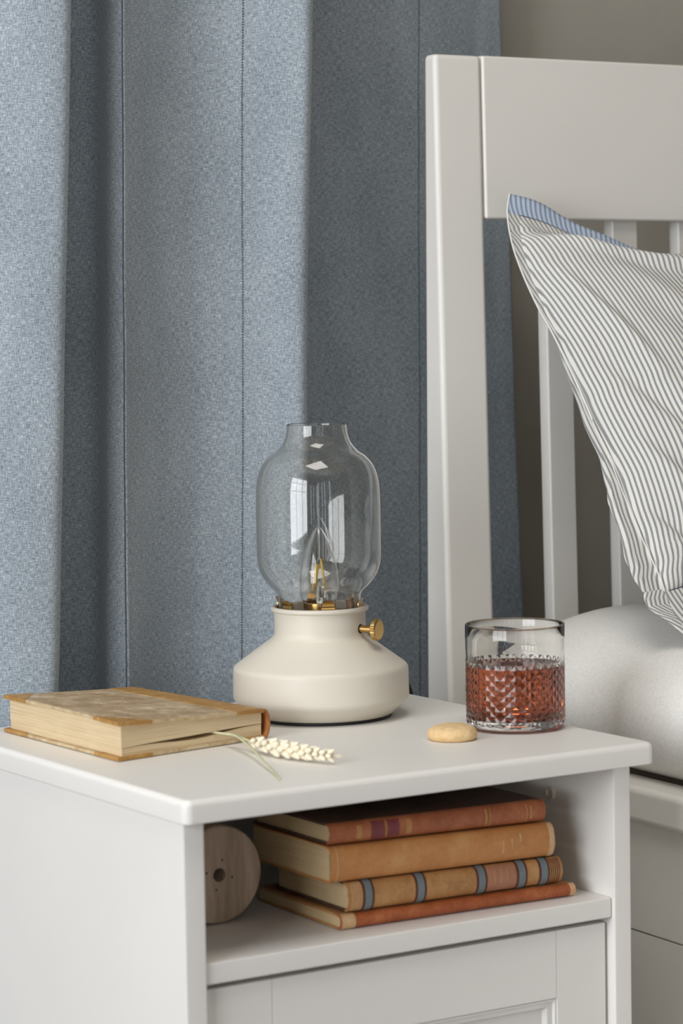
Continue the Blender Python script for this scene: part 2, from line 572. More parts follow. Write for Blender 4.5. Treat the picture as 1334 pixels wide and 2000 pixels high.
# panelled front: stiles, rails and a sunk panel
dr = nspart('door_panel', box_bm(0.075, 0.380, 0.0310, 0.0400, -0.395, -0.200))
def drpart(name, bm):
    o = link(name, bm, white_paint, dr, True, angle=math.radians(40))
    return o
zt, zb_ = -0.1548, -0.455
drpart('door_stile', box_bm(0.0268, 0.0878, 0.0215, 0.0415, zb_, zt, 0.0009, 2))
drpart('door_stile', box_bm(0.3687, 0.4208, 0.0215, 0.0415, zb_, zt, 0.0009, 2))
drpart('door_rail', box_bm(0.0880, 0.3685, 0.0215, 0.0415, -0.2130, zt, 0.0009, 2))
drpart('door_rail', box_bm(0.0880, 0.3685, 0.0215, 0.0415, zb_, -0.395, 0.0009, 2))
def mould_bm():
    # sloping bead that runs round the sunk panel
    bm = bmesh.new()
    o = [(0.0878, -0.2130), (0.3687, -0.2130), (0.3687, -0.395), (0.0878, -0.395)]
    def inset(d, y):
        return [bm.verts.new((x + (d if i in (0, 3) else -d), y, z + (-d if i in (0, 1) else d))) for i, (x, z) in enumerate(o)]
    rings = [inset(0.0004, 0.0228), inset(0.0022, 0.0226), inset(0.0032, 0.0245), inset(0.0075, 0.0262), inset(0.0098, 0.0312)]
    for a, b in zip(rings, rings[1:]):
        for k in range(4):
            bm.faces.new((a[k], a[(k + 1) % 4], b[(k + 1) % 4], b[k]))
    return bm
drpart('panel_moulding', mould_bm())

# ---------------------------------------------------------------- bed (local frame: x along headboard, y to the wall)
MB = Matrix(((0.99932470, 0.03493855, 0.01137769, 0.5663), (-0.03485727, 0.99936589, -0.00726548, 0.46),
             (-0.01162432, 0.00686398, 0.99990888, -0.0074), (0, 0, 0, 1)))
bed = thing('bed', 'white painted wooden bed with a slatted headboard right of the nightstand', 'bed')
bed.matrix_world = MB @ Matrix.Translation((0, 0, -0.69))
UPM = Matrix.Translation((0, 0, 0.69))
K = 0.045
def bedpart(name, bm, parent=None):
    o = link(name, bm, bed_paint, parent or bed, True, angle=math.radians(45))
    if parent is None:
        o.matrix_parent_inverse = UPM
    return o
def post_bm(x0, x1):
    zt, zb = 0.6300, -0.685
    f = lambda z: K * z
    b = lambda z: 0.0440 + 0.0080 * z
    bm = hexa_bm([(x0, f(zb), zb), (x1, f(zb), zb), (x1, b(zb), zb), (x0, b(zb), zb),
                  (x0, f(zt), zt), (x1, f(zt), zt), (x1, b(zt), zt), (x0, b(zt), zt)])
    front_back = [e for e in bm.edges if abs(e.verts[0].co.z - e.verts[1].co.z) > 0.5]
    bmesh.ops.bevel(bm, geom=front_back, offset=0.0055, segments=4, profile=0.5, affect='EDGES')
    tops = [e for e in bm.edges if e.verts[0].co.z > zt - 1e-4 and e.verts[1].co.z > zt - 1e-4]
    bmesh.ops.bevel(bm, geom=tops, offset=0.0050, segments=3, profile=0.5, affect='EDGES')
    return bm
bedpart('headboard_post', post_bm(0, 0.0566))
bedpart('headboard_post', post_bm(1.36, 1.4166))
def lean_box(x0, x1, z0, z1, off, th, bevel):
    f = lambda z: K * z + off
    return hexa_bm([(x0, f(z0), z0), (x1, f(z0), z0), (x1, f(z0) + th, z0), (x0, f(z0) + th, z0),
                    (x0, f(z1), z1), (x1, f(z1), z1), (x1, f(z1) + th, z1), (x0, f(z1) + th, z1)], bevel, 3)
bedpart('top_rail', lean_box(0.0576, 1.359, 0.4655, 0.6305, 0.0, 0.0195, 0.0028))
bedpart('bottom_rail', lean_box(0.0576, 1.359, -0.24, -0.10, 0.004, 0.0195, 0.0028))
for k in range(15):
    x = 0.1360 + 0.0862 * k
    if x + 0.033 < 1.35:
        bedpart('slat', lean_box(x, x + 0.0330, -0.11, 0.468, 0.0095, 0.0170, 0.0022))
bedpart('side_rail', box_bm(0.004, 0.028, -2.0, 0.012, -0.60, -0.1955, 0.0016, 2))
bedpart('side_board', box_bm(0.0035, 0.028, -2.0, 0.012, -0.1950, -0.0925, 0.0016, 2))
def cap_bm():
    bm = box_bm(-0.006, 0.034, -2.0, 0.005, -0.0925, -0.0590)
    e = [e for e in bm.edges if all(v.co.x < 0 for v in e.verts)]
    bmesh.ops.bevel(bm, geom=e, offset=0.0065, segments=4, profile=0.5, affect='EDGES')
    return bm
bedpart('rail_cap', cap_bm())

def mattress_bm():
    bm = bmesh.new()
    xs = np.concatenate([np.linspace(0.008, 0.30, 44), np.linspace(0.33, 1.0, 14), np.linspace(1.05, 1.35, 20)])
    ys = np.concatenate([np.linspace(-1.95, -0.8, 20), np.linspace(-0.78, -0.014, 64)])
    xc, yc = (xs[0] + xs[-1]) / 2, (ys[0] + ys[-1]) / 2
    zm, zt, zb = -0.005, 0.0795, -0.0585
    def edge(d, r):
        d = min(max(d / r, 0), 1)
        return (1 - (1 - d) ** 2.1) ** (1 / 2.1)
    for upper in (True, False):
        rows = []
        for y in ys:
            row = []
            for x in xs:
                dx, dy = min(x - xs[0], xs[-1] - x), min(y - ys[0], ys[-1] - y)
                e = edge(dx, 0.16 if upper else 0.05) * edge(dy, 0.10 if upper else 0.05)
                z = zm + (zt - zm) * e if upper else zm - (zm - zb) * e
                if upper:
                    z += 0.0035 * noise.noise((x * 9, y * 7, 1.7)) * e
                # the side swells a little between top and bottom
                row.append(bm.verts.new((x, y, z)))
            rows.append(row)
        grid_faces(bm, rows)
    bmesh.ops.remove_doubles(bm, verts=bm.verts, dist=1e-5)
    return bm
mt = link('mattress', mattress_bm(), sheet_m)
mt.matrix_world = MB
tag(mt, 'thick mattress under a plain white sheet beside the nightstand', 'mattress')

# ---------------------------------------------------------------- pillow
def build_pillow():
    # outline measured on the pillow's own leaning plane: (across, down)
    left = [(0.0690, 0.0), (0.0565, 0.025), (0.0480, 0.062), (0.0464, 0.100), (0.0492, 0.141), (0.0542, 0.172), (0.0592, 0.226), (0.0610, 0.276), (0.0636, 0.312),
            (0.0632, 0.352), (0.0640, 0.400), (0.0668, 0.450), (0.0640, 0.475), (0.0605, 0.4945), (0.0600, 0.5250)]
    topc = [(0.0690, 0.0), (0.1047, 0.0133), (0.1453, 0.0384), (0.1886, 0.0575), (0.2365, 0.0680), (0.31, 0.073), (0.42, 0.062), (0.52, 0.038), (0.62, 0.0)]
    botc = [(0.0600, 0.5250), (0.095, 0.516), (0.150, 0.499), (0.210, 0.491), (0.35, 0.489), (0.50, 0.490), (0.64, 0.492)]
    def smp(c, n):
        c = catmull(c, 12)
        L = [0.0]
        for p, q in zip(c, c[1:]):
            L.append(L[-1] + float(np.linalg.norm(q - p)))
        L = np.array(L) / L[-1]
        A = np.array(c)
        tt = np.linspace(0, 1, n + 1)
        return np.stack([np.interp(tt, L, A[:, 0]), np.interp(tt, L, A[:, 1])], 1)
    N = 400
    LC, TC, BC = smp(left, N), smp(topc, N), smp(botc, N)
    bl, br, tl, tr = BC[0], BC[-1], TC[0], TC[-1]
    at = lambda c, t: c[min(int(t * N), N - 1)] * (1 - (t * N - min(int(t * N), N - 1))) + c[min(int(t * N), N - 1) + 1] * (t * N - min(int(t * N), N - 1))
    SL = 0.70
    pn = Vector((0, -1, SL)).normalized()
    dw = Vector((0, -SL, -1)).normalized()
    org = Vector((0, -0.004, 0.49))
    def plane2(s, t):
        bil = (1 - s) * (1 - t) * tl + s * (1 - t) * tr + (1 - s) * t * bl + s * t * br
        return (1 - t) * at(TC, s) + t * at(BC, s) + (1 - s) * at(LC, t) + s * (tr * (1 - t) + br * t) - bil
    lerp = lambda a, b, k: a + (b - a) * min(max(k, 0), 1)
    f_l = lambda t: lerp(0.024, 0.006, (t - 0.05) / 0.35)
    f_t = lambda s: lerp(0.050, 0.032, s / 0.40)
    f_b = lambda s: 0.118 + 0.0 * s
    f_r = 0.020
    def inner(s, t):
        return (s - f_l(t)) / (1 - f_r - f_l(t)), (t - f_t(s)) / (1 - f_b(s) - f_t(s))
    def bulge(s, t):
        u, v = inner(s, t)
        if not (0 < u < 1 and 0 < v < 1):
            return 0.0
        g = lambda x, p: (1 - abs(2 * x - 1) ** p) ** 0.62
        return g(u, 2.6) * g(v, 2.4)
    def folds(s, t):
        x, y = s * 0.57, t * 0.51
        h = 0.0
        for (ax, ay, bx, by, w, a) in ((0.022, 0.050, 0.30, 0.105, 0.011, 0.0120), (0.03, 0.036, 0.24, 0.066, 0.009, -0.0090),
                                       (0.018, 0.09, 0.060, 0.24, 0.008, 0.0075), (0.02, 0.20, 0.085, 0.33, 0.010, -0.0085),
                                       (0.012, 0.30, 0.060, 0.40, 0.009, 0.0085), (0.06, 0.05, 0.16, 0.20, 0.018, 0.0030),
                                       (0.008, 0.36, 0.055, 0.435, 0.006, -0.0080), (0.010, 0.405, 0.060, 0.440, 0.005, 0.0065), (0.08, 0.30, 0.20, 0.42, 0.018, 0.0075), (0.10, 0.16, 0.26, 0.34, 0.02, -0.0045)):
            dx, dy = bx - ax, by - ay
            k = min(max(((x - ax) * dx + (y - ay) * dy) / (dx * dx + dy * dy), 0), 1)
            d = math.hypot(x - ax - k * dx, y - ay - k * dy)
            h += a * math.exp(-(d / w) ** 2) * math.sin(PI * min(max(0.08 + 0.84 * k, 0), 1)) ** 0.5
        h += 0.0045 * noise.noise((x * 9, y * 6, 4.2)) + 0.0022 * noise.noise((x * 24, y * 15, 1.2))
        return h
    # the back cloth swells out past the side seam towards the bottom
    bw, bd = [0.0, 0.16, 0.226, 0.312, 0.352, 0.40, 0.4437, 0.475, 0.50, 0.525], [0.0, 0.0, 0.007, 0.011, 0.018, 0.021, 0.027, 0.027, 0.014, 0.0]
    def pt(s, t, side):
        p = plane2(s, t)
        base = org + dw * float(p[1])
        base.x = float(p[0])
        b = bulge(s, t)
        tr_ = 0.112 - 0.17 * s
        k = min(max((t - tr_) / 0.035 + 0.5, 0), 1)
        ridge = 0.40 + 0.60 * k * k * (3 - 2 * k)
        if side < 0:
            w = float(np.interp(p[1], bw, bd))
            w *= 1 + 0.22 * noise.noise((t * 26, s * 40, 5.5))
            base.x -= 1.35 * w * math.exp(-((s - 0.014) / 0.030) ** 2) * (1 - math.exp(-s / 0.005))
        if side > 0:
            h = 0.085 * b * (ridge if s < 0.75 else 1.0) + folds(s, t) * min(1, b * 2.6 + 0.14) + 0.0008
        else:
            h = -0.055 * b + folds(s, t) * 0.10 * max(0, 1 - 3 * b) - 0.0008
        u, v = inner(s, t)
        if v > 1:
            k = (t - 1 + f_b(s)) / f_b(s)
            h += (0.005 * math.sin(s * 46 + 0.6) + 0.010) * k
        if v < 0:
            h += (0.0018 * math.sin(s * 40) - 0.012 * lerp(0, 1, (s - 0.12) / 0.3)) * (1 - t / f_t(s))
        return base + pn * h
    # cloth coordinates: run along the surface so the stripes keep their true width
    GS, GT = 240, 100
    tab = np.zeros((GT + 1, GS + 1))
    tabb = np.zeros((GT + 1, GS + 1))
    mid = int(0.45 * GS)
    for i in range(GT + 1):
        t = i / GT
        row = [pt(k / GS, t, 1) for k in range(GS + 1)]
        acc = np.concatenate([[0], np.cumsum([math.hypot((b - a).x, (b - a).dot(pn)) for a, b in zip(row, row[1:])])])
        tab[i] = acc - acc[mid] + 0.32
        row = [pt(k / GS, t, -1) for k in range(GS + 1)]
        acc = np.concatenate([[0], np.cumsum([math.hypot((b - a).x, (b - a).dot(pn)) for a, b in zip(row, row[1:])])])
        tabb[i] = tab[i][0] - acc
    def uv(s, t, side=1):
        tb = tab if side > 0 else tabb
        a, b = s * GS, t * GT
        i, j = min(int(b), GT - 1), min(int(a), GS - 1)
        fb, fa = b - i, a - j
        x = (tb[i, j] * (1 - fa) + tb[i, j + 1] * fa) * (1 - fb) + (tb[i + 1, j] * (1 - fa) + tb[i + 1, j + 1] * fa) * fb
        w = t * 0.51
        return (x - 0.06 * w, w)
    def sp(k):      # denser near the ends
        return 0.65 * (0.5 - 0.5 * math.cos(PI * k)) + 0.35 * k
    NU, NV = 170, 130
    bm = bmesh.new()
    def st(u, v):   # inner coordinates to whole-pillow coordinates
        s, t = u, v
        for _ in range(6):
            s = f_l(t) + u * (1 - f_r - f_l(t))
            t = f_t(s) + v * (1 - f_b(s) - f_t(s))
        return s, t
    G = [[st(sp(j / NU), sp(i / NV)) for j in range(NU + 1)] for i in range(NV + 1)]
    for side in (1, -1):
        rows = [[bm.verts.new(pt(s, t, side)) for s, t in r] for r in G]
        grid_faces(bm, rows, uvs=[[uv(s, t, side) for s, t in r] for r in G])
    o = link('pillow', bm, pillow_m)
    o.matrix_world = MB
    tag(o, 'grey and white striped flanged pillow propped against the headboard', 'pillow')
    def strip(name, mat, fn, nu, nv, edge, label=None):
        bm = bmesh.new()
        G = [[fn(j / (nu - 1), i / (nv - 1)) for j in range(nu)] for i in range(nv)]
        for side in (1, -1):
            rows = [[bm.verts.new(pt(s, t, side)) for s, t in r] for r in G]
            grid_faces(bm, rows, uvs=[[uv(s, t, side) for s, t in r] for r in G])
        bm.verts.ensure_lookup_table()
        n = nu * nv
        rim = {'top': list(range(nu)), 'bottom': [(nv - 1) * nu + j for j in range(nu)], 'left': [i * nu for i in range(nv)], 'right': [i * nu + nu - 1 for i in range(nv)]}[edge]
        for a, b in zip(rim, rim[1:]):
            bm.faces.new((bm.verts[a], bm.verts[b], bm.verts[n + b], bm.verts[n + a]))
        f = link(name, bm, mat, o)
        if label: f['label'] = label
        return f
    strip('flange', flange_m, lambda a, b: (a, b * f_t(a)), 140, 6, 'top', 'striped flange along the top edge, blue skylight painted into its colour')
    strip('flange', pillow_m, lambda a, b: (a, 1 - f_b(a) * (1 - b)), 140, 8, 'bottom')
    def left_fn(a, b):
        t = f_t(0.01) + b * (1 - f_b(0) - f_t(0.01))
        return a * f_l(t), t
    strip('flange', pillow_m, left_fn, 8, 110, 'left')
    strip('flange', pillow_m, lambda a, b: (1 - f_r * (1 - a), f_t(1) + b * (1 - f_b(1) - f_t(1))), 5, 60, 'right')
    bm = bmesh.new()
    tube_bm([pt(s, f_t(s), 1) + pn * 0.0004 for s in np.linspace(0.024, 0.98, 140)], 0.0004, 5, bm)
    link('hem_seam', bm, stitch_m, o)
    bm = bmesh.new()
    tube_bm([pt(s, 1 - f_b(s), 1) + pn * 0.0003 for s in np.linspace(0.008, 0.98, 140)], 0.0004, 5, bm)
    link('hem_seam', bm, stitch_m, o)
    bm = bmesh.new()
    tube_bm([pt(0.0, t, 1) for t in np.linspace(0, 0.52, 110)], 0.0009, 6, bm)
    link('piping', bm, simple('piping_white', '#e6e6e4', 0.9), o)
build_pillow()

# ---------------------------------------------------------------- table lamp
LC_ = (0.3144, 0.3028, 0.0003)
lamp = thing('table_lamp', 'beige oil-lamp style table lamp with a clear glass shade and brass knob', 'lamp', LC_)
def smooth_prof(pts, r=0.25, n=4):
    """round each inner corner of a polyline profile"""
    out = [pts[0]]
    for a, b, c in zip(pts, pts[1:], pts[2:]):
        a, b, c = map(lambda p: np.array(p, float), (a, b, c))
        la, lc = np.linalg.norm(a - b), np.linalg.norm(c - b)
        d = min(la, lc, 0.006) * r * 1.6
        p0, p1 = b + (a - b) / la * d, b + (c - b) / lc * d
        for k in range(n + 1):
            t = k / n
            out.append(tuple((1 - t) ** 2 * p0 + 2 * t * (1 - t) * b + t * t * p1))
    out.append(pts[-1])
    return out
foot_h = 0.0022
base_prof = smooth_prof([(0.0, foot_h), (0.0648, foot_h), (0.0806, 0.0172), (0.0800, 0.0462), (0.0430, 0.0735), (0.0417, 0.0775), (0.0417, 0.0968)], 0.35)
lip = [(0.0424 + 0.0024 * math.sin(a), 0.0990 - 0.0024 * math.cos(a)) for a in np.linspace(0, PI * 1.1, 10)]
base_prof = base_prof + lip + [(0.0405, 0.1008), (0.0402, 0.0985), (0.0402, 0.088), (0.0, 0.088)]
base = link('lamp_base', lathe_bm(base_prof, 128), lamp_paint, lamp, angle=math.radians(60))
link('foot_pad', lathe_bm([(0, 0), (0.0632, 0), (0.0642, 0.0006), (0.0642, foot_h), (0, foot_h)], 96), dark_rubber, lamp, angle=0.6)
shade_out = [(0.0368, 0.0915), (0.0375, 0.1000), (0.0377, 0.1085), (0.0380, 0.1112), (0.0405, 0.1146), (0.0476, 0.1222), (0.0535, 0.1318), (0.0563, 0.1431),
             (0.0567, 0.1600), (0.0568, 0.1800), (0.0566, 0.2000), (0.0558, 0.2132), (0.0535, 0.2232), (0.0495, 0.2316), (0.0432, 0.2388), (0.0366, 0.2440),
             (0.0315, 0.2495), (0.0286, 0.2565), (0.0276, 0.2625), (0.0274, 0.2662)]
so = [tuple(p) for p in catmull(shade_out, 5)]
th = 0.0014
def offset_prof(pr, d):
    out = []
    for i, p in enumerate(pr):
        a, b = np.array(pr[max(i - 1, 0)]), np.array(pr[min(i + 1, len(pr) - 1)])
        t = (b - a) / np.linalg.norm(b - a)
        out.append((p[0] - t[1] * d, p[1] + t[0] * d))
    return out
si = offset_prof(so, th)
rim = [(so[-1][0] - th * 0.5 + th * 0.5 * math.cos(a), so[-1][1] + th * 0.5 * math.sin(a)) for a in np.linspace(0.3, PI - 0.3, 5)]
shade = link('glass_shade', lathe_bm(so + rim + si[::-1], 128, closed=True), shade_glass, lamp)
# brass gallery inside the collar, spring clips holding the glass
link('gallery', lathe_bm([(0.014, 0.0882), (0.0365, 0.0882), (0.0362, 0.0905), (0.0150, 0.0925), (0.0148, 0.104), (0.0125, 0.1045), (0.0125, 0.0885)], 64, closed=True), brass, lamp, angle=0.6)
cdir = math.atan2(-1.8464 - LC_[1], -1.0327 - LC_[0])
def clip_bm(ang):
    bm = bmesh.new()
    pts = [(0.0398, 0.0890), (0.0396, 0.0990), (0.0384, 0.1020), (0.0390, 0.1062), (0.0412, 0.1090)]
    pts = [tuple(p) for p in catmull(pts, 4)]
    t, hw = 0.0005, 0.0062
    rows = []
    for r, z in pts:
        row = []
        for (rr, w) in ((r, -1), (r, 0), (r, 1), (r + t, 1), (r + t, 0), (r + t, -1)):
            wd = w * hw * (1 - max(0, (z - 0.104) / 0.012))
            d = Vector((math.cos(ang), math.sin(ang), 0)); e = Vector((-math.sin(ang), math.cos(ang), 0))
            p = d * rr + e * wd
            p.z = z
            row.append(bm.verts.new(p))
        row.append(row[0])
        rows.append(row)
    for a, b in zip(rows, rows[1:]):
        for k in range(6):
            bm.faces.new((a[k], a[k + 1], b[k + 1], b[k]))
    bm.faces.new(rows[0][:6]); bm.faces.new(rows[-1][:6])
    return bm
for k in range(6):
    link('clip', clip_bm(cdir + 0.2 + k * PI / 3), brass_polished, lamp, angle=0.7)
# bulb
bo = [(0.0, 0.1733), (0.0016, 0.1730), (0.0034, 0.1710), (0.0062, 0.1665), (0.0098, 0.1590), (0.0130, 0.1505), (0.0158, 0.1405), (0.0174, 0.1300), (0.0178, 0.1200), (0.0168, 0.1105), (0.0140, 0.1030), (0.0115, 0.0985)]
bo = [tuple(p) for p in catmull(bo, 5)]
bo[0] = (0.0, bo[0][1])
bi = offset_prof(bo, -0.0006)
bi = [(max(0.0, r), z) for r, z in bi]
bi[0] = (0.0, bo[0][1] - 0.0008)
bulb = link('bulb', lathe_bm(bo + bi[::-1], 64), bulb_glass, lamp)
link('bulb_cap', lathe_bm([(0, 0.0885), (0.0118, 0.0885), (0.0118, 0.0975), (0.0105, 0.0988), (0, 0.0988)], 48), nickel, bulb, angle=0.6)
link('stem', lathe_bm([(0, 0.0988), (0.0042, 0.0988), (0.0030, 0.112), (0.0018, 0.122), (0.0008, 0.1255), (0, 0.1255)], 24), bulb_glass, bulb)
rx, ry = Vector((RGT.x, RGT.y, 0)).normalized(), Vector((-F.x, -F.y, 0)).normalized()
def fil(b0, b1, h0, h1, dep):
    p = rx * b0 + ry * dep * 1.6; q = rx * b1 + ry * dep
    link('filament', tube_bm([(p.x, p.y, h0), (q.x, q.y, h1)], 0.0011, 8), filament_m, bulb)
fil(-0.0062, -0.0018, 0.1145, 0.1395, 0.002)
fil(0.0060, 0.0016, 0.1145, 0.1440, -0.001)
fil(-0.0040, -0.0006, 0.1145, 0.1380, -0.004)
link('lead_wire', tube_bm([(rx * -0.0018 + ry * 0.002).to_tuple()[:2] + (0.1395,), (0, 0, 0.1470), (rx * 0.0016 - ry * 0.001).to_tuple()[:2] + (0.1440,)], 0.0003, 6), nickel, bulb)
# knob
kang = cdir + math.radians(61)
kd = Vector((math.cos(kang), math.sin(kang), 0))
kq = Vector((0, 0, 1)).rotation_difference(kd).to_matrix().to_4x4()
kn = lathe_bm([(0, 0.0), (0.0085, 0.0), (0.0098, 0.0009), (0.0098, 0.0047), (0.0086, 0.0056), (0.0060, 0.0057), (0, 0.0054)], 60)
for v in kn.verts:     # knurled rim
    r = math.hypot(v.co.x, v.co.y)
    if r > 0.0096:
        a = round(math.atan2(v.co.y, v.co.x) / (2 * PI / 60))
        s = 1.0 if a % 2 else 0.965
        v.co.x *= s; v.co.y *= s
knob = link('knob', kn, brass, lamp, angle=0.5)
knob.matrix_local = Matrix.Translation(kd * 0.0555 + Vector((0, 0, 0.0815))) @ kq
ks = link('knob_stem', lathe_bm([(0, -0.016), (0.0033, -0.016), (0.0033, 0.0), (0, 0.0)], 24), brass, knob, angle=0.6)
cr = link('knob_collar', lathe_bm([(0.0034, -0.0150), (0.0043, -0.0150), (0.0043, -0.0134), (0.0034, -0.0134)], 24, closed=True), dark_rubber, knob, angle=0.6)
# cord leaves the back of the base and drops behind the table
cpath = catmull([(0.050, 0.046, 0.010), (0.072, 0.064, 0.012), (0.105, 0.088, 0.0115), (0.148, 0.112, 0.0105), (0.176, 0.130, 0.004), (0.188, 0.137, -0.008), (0.195, 0.140, -0.035), (0.198, 0.141, -0.10), (0.198, 0.142, -0.35)], 6)
link('cord', tube_bm([tuple(p) for p in cpath], 0.0036, 10), black_cable, lamp)

# ---------------------------------------------------------------- old book on the tabletop
def build_open_old_book():
    A, B, Cc, Dd = (np.array(p) for p in ((0.0420, 0.3990), (0.0464, 0.1935), (0.2095, 0.2215), (0.1850, 0.4120)))
    def hz(u):                       # height of the upper cover
        return 0.0325 - 0.0070 * u
    org = Vector((B[0], B[1], 0))
    lift = Vector((0, 0, 0.0006))
    def mp(u, v, z):
        p = B * (1 - u) * (1 - v) + Cc * u * (1 - v) + Dd * u * v + A * (1 - u) * v
        return Vector((p[0], p[1], z)) - org
    bk = thing('old_book', 'worn antique leather-cornered book lying flat on the nightstand left of the lamp', 'book', org + lift)
    def slab(name, mat, u0, u1, v0, v1, z0, z1, nu=10, nv=10, bev=0.0006, warp=None):
        bm = bmesh.new()
        us, vs = np.linspace(u0, u1, nu), np.linspace(v0, v1, nv)
        lo = [[bm.verts.new(mp(u, v, z0(u, v))) for u in us] for v in vs]
        hi = [[bm.verts.new(mp(u, v, z1(u, v))) for u in us] for v in vs]
        grid_faces(bm, lo); grid_faces(bm, hi)
        ring = [(0, j) for j in range(nu)] + [(i, nu - 1) for i in range(1, nv)] + [(nv - 1, j) for j in range(nu - 2, -1, -1)] + [(i, 0) for i in range(nv - 2, 0, -1)]
        for a, b in zip(ring, ring[1:] + ring[:1]):
            bm.faces.new((lo[a[0]][a[1]], lo[b[0]][b[1]], hi[b[0]][b[1]], hi[a[0]][a[1]]))
        if warp:
            for v in bm.verts: warp(v)
        return link(name, bm, mat, bk, angle=math.radians(35))
    ct = 0.0026
    sag = lambda u, v: 0.0008 * math.sin(PI * v) * (1 - u) - 0.0010 * math.exp(-((u - .5) ** 2) * 8) * (1 - v)
    slab('lower_cover', cover_paper, 0.0, 0.965, 0.0, 1.0, lambda u, v: 0.0, lambda u, v: ct)
    up0 = lambda u, v: hz(u) - ct + sag(u, v)
    up1 = lambda u, v: hz(u) + sag(u, v)
    cov = slab('upper_cover', cover_paper, 0.0, 0.935, 0.0, 1.0, up0, up1, 14, 14)
    # worn pale edges of the boards
    for (nm, z0, z1) in (('worn_edge', lambda u, v: 0.0002, lambda u, v: ct + 0.0001), ('worn_edge', lambda u, v: up0(u, v) + 0.0001, lambda u, v: up1(u, v) + 0.0002)):
        slab(nm, cover_worn, -0.004, 0.012, 0.12, 0.80, z0, z1, 2, 8)
        slab(nm, cover_worn, 0.20, 0.78, -0.004, 0.006, z0, z1, 8, 2)
    # leather corners: triangles over both boards
    def corner(v_at, low):
        bm = bmesh.new()
        sgn = 1 if v_at == 0 else -1
        e = 0.006
        uv3 = [(-e, v_at - sgn * e), (0.215, v_at - sgn * e), (-e, v_at + sgn * 0.20)]
        z0f = (lambda u, v: 0.0) if low else up0
        z1f = (lambda u, v: ct) if low else up1
        lo_, hi_ = [], []
        N = 6
        rl, rh = [], []
        for i in range(N + 1):
            rl.append([]); rh.append([])
            for j in range(N + 1 - i):
                a, b = i / N, j / N
                u = uv3[0][0] * (1 - a - b) + uv3[1][0] * a + uv3[2][0] * b
                v = uv3[0][1] * (1 - a - b) + uv3[1][1] * a + uv3[2][1] * b
                rl[i].append(bm.verts.new(mp(u, v, max(0.00005, z0f(u, v) - 0.0003))))
                rh[i].append(bm.verts.new(mp(u, v, z1f(u, v) + 0.0004)))
        for r in (rl, rh):
            for i in range(N):
                for j in range(N - i):
                    bm.faces.new((r[i][j], r[i + 1][j], r[i][j + 1]))
                    if j < N - i - 1:
                        bm.faces.new((r[i + 1][j], r[i + 1][j + 1], r[i][j + 1]))
        ring = [(i, 0) for i in range(N + 1)] + [(N - k, k) for k in range(1, N + 1)] + [(0, N - k) for k in range(1, N)]
        for a, b in zip(ring, ring[1:] + ring[:1]):
            bm.faces.new((rl[a[0]][a[1]], rl[b[0]][b[1]], rh[b[0]][b[1]], rh[a[0]][a[1]]))
        link('leather_corner', bm, leather_book, bk, angle=math.radians(35))
    for v_at in (0, 1):
        for low in (True, False):
            corner(v_at, low)
    # spine: rounded leather back plus strips lapping onto the boards
    bm = bmesh.new()
    rows = []
    for v in np.linspace(-0.004, 1.004, 14):
        sec = []
        for k in range(15):
            a = -PI / 2 + PI * k / 14
            H = hz(0.96)
            sec.append((0.965 + 0.040 * math.cos(a), H / 2 + (H / 2 + 0.0002) * math.sin(a)))
        for k in range(14, -1, -1):
            a = -PI / 2 + PI * k / 14
            H = hz(0.96)
            sec.append((0.958 + 0.034 * math.cos(a), H / 2 + (H / 2 - 0.0014) * math.sin(a)))
        rows.append([bm.verts.new(mp(u, v, max(z, 0.0001))) for u, z in sec])
    for a, b in zip(rows, rows[1:]):
        n = len(a)
        for k in range(n):
            bm.faces.new((a[k], a[(k + 1) % n], b[(k + 1) % n], b[k]))
    bm.faces.new(rows[0]); bm.faces.new(rows[-1])
    link('spine', bm, leather('leather_spine_brown', '#8a4f28', '#a86a3a', '#c08550', 90), bk, angle=0.8)
    slab('spine_strip', leather_book, 0.775, 0.962, -0.003, 1.003, lambda u, v: up0(u, v) - 0.0003, lambda u, v: up1(u, v) + 0.0005, 8, 10)
    slab('spine_strip', leather_book, 0.80, 0.962, -0.003, 1.003, lambda u, v: 0.0001, lambda u, v: ct + 0.0003, 8, 10)
    # page blocks with the gap the wheat is tucked into
    def gap(u, v):
        return 0.0022 * math.exp(-((u - 0.52) / 0.25) ** 2) * max(0.0, 1 - v * 2.2)
    mid = lambda u: 0.0095 + 0.0035 * (u - 0.1)
    def wig(u, v):
        return 0.0006 * math.sin(9 * u + 2 * v)
    slab('page_block', pages_m, 0.030, 0.955, 0.012, 0.985, lambda u, v: ct, lambda u, v: mid(u) + wig(u, v) - gap(u, v) - 0.00015, 22, 12)
    slab('page_block', pages_m, 0.026, 0.955, 0.010, 0.985, lambda u, v: mid(u) + wig(u, v) + gap(u, v) * 0.6 + 0.00015, up0, 22, 12)
build_open_old_book()

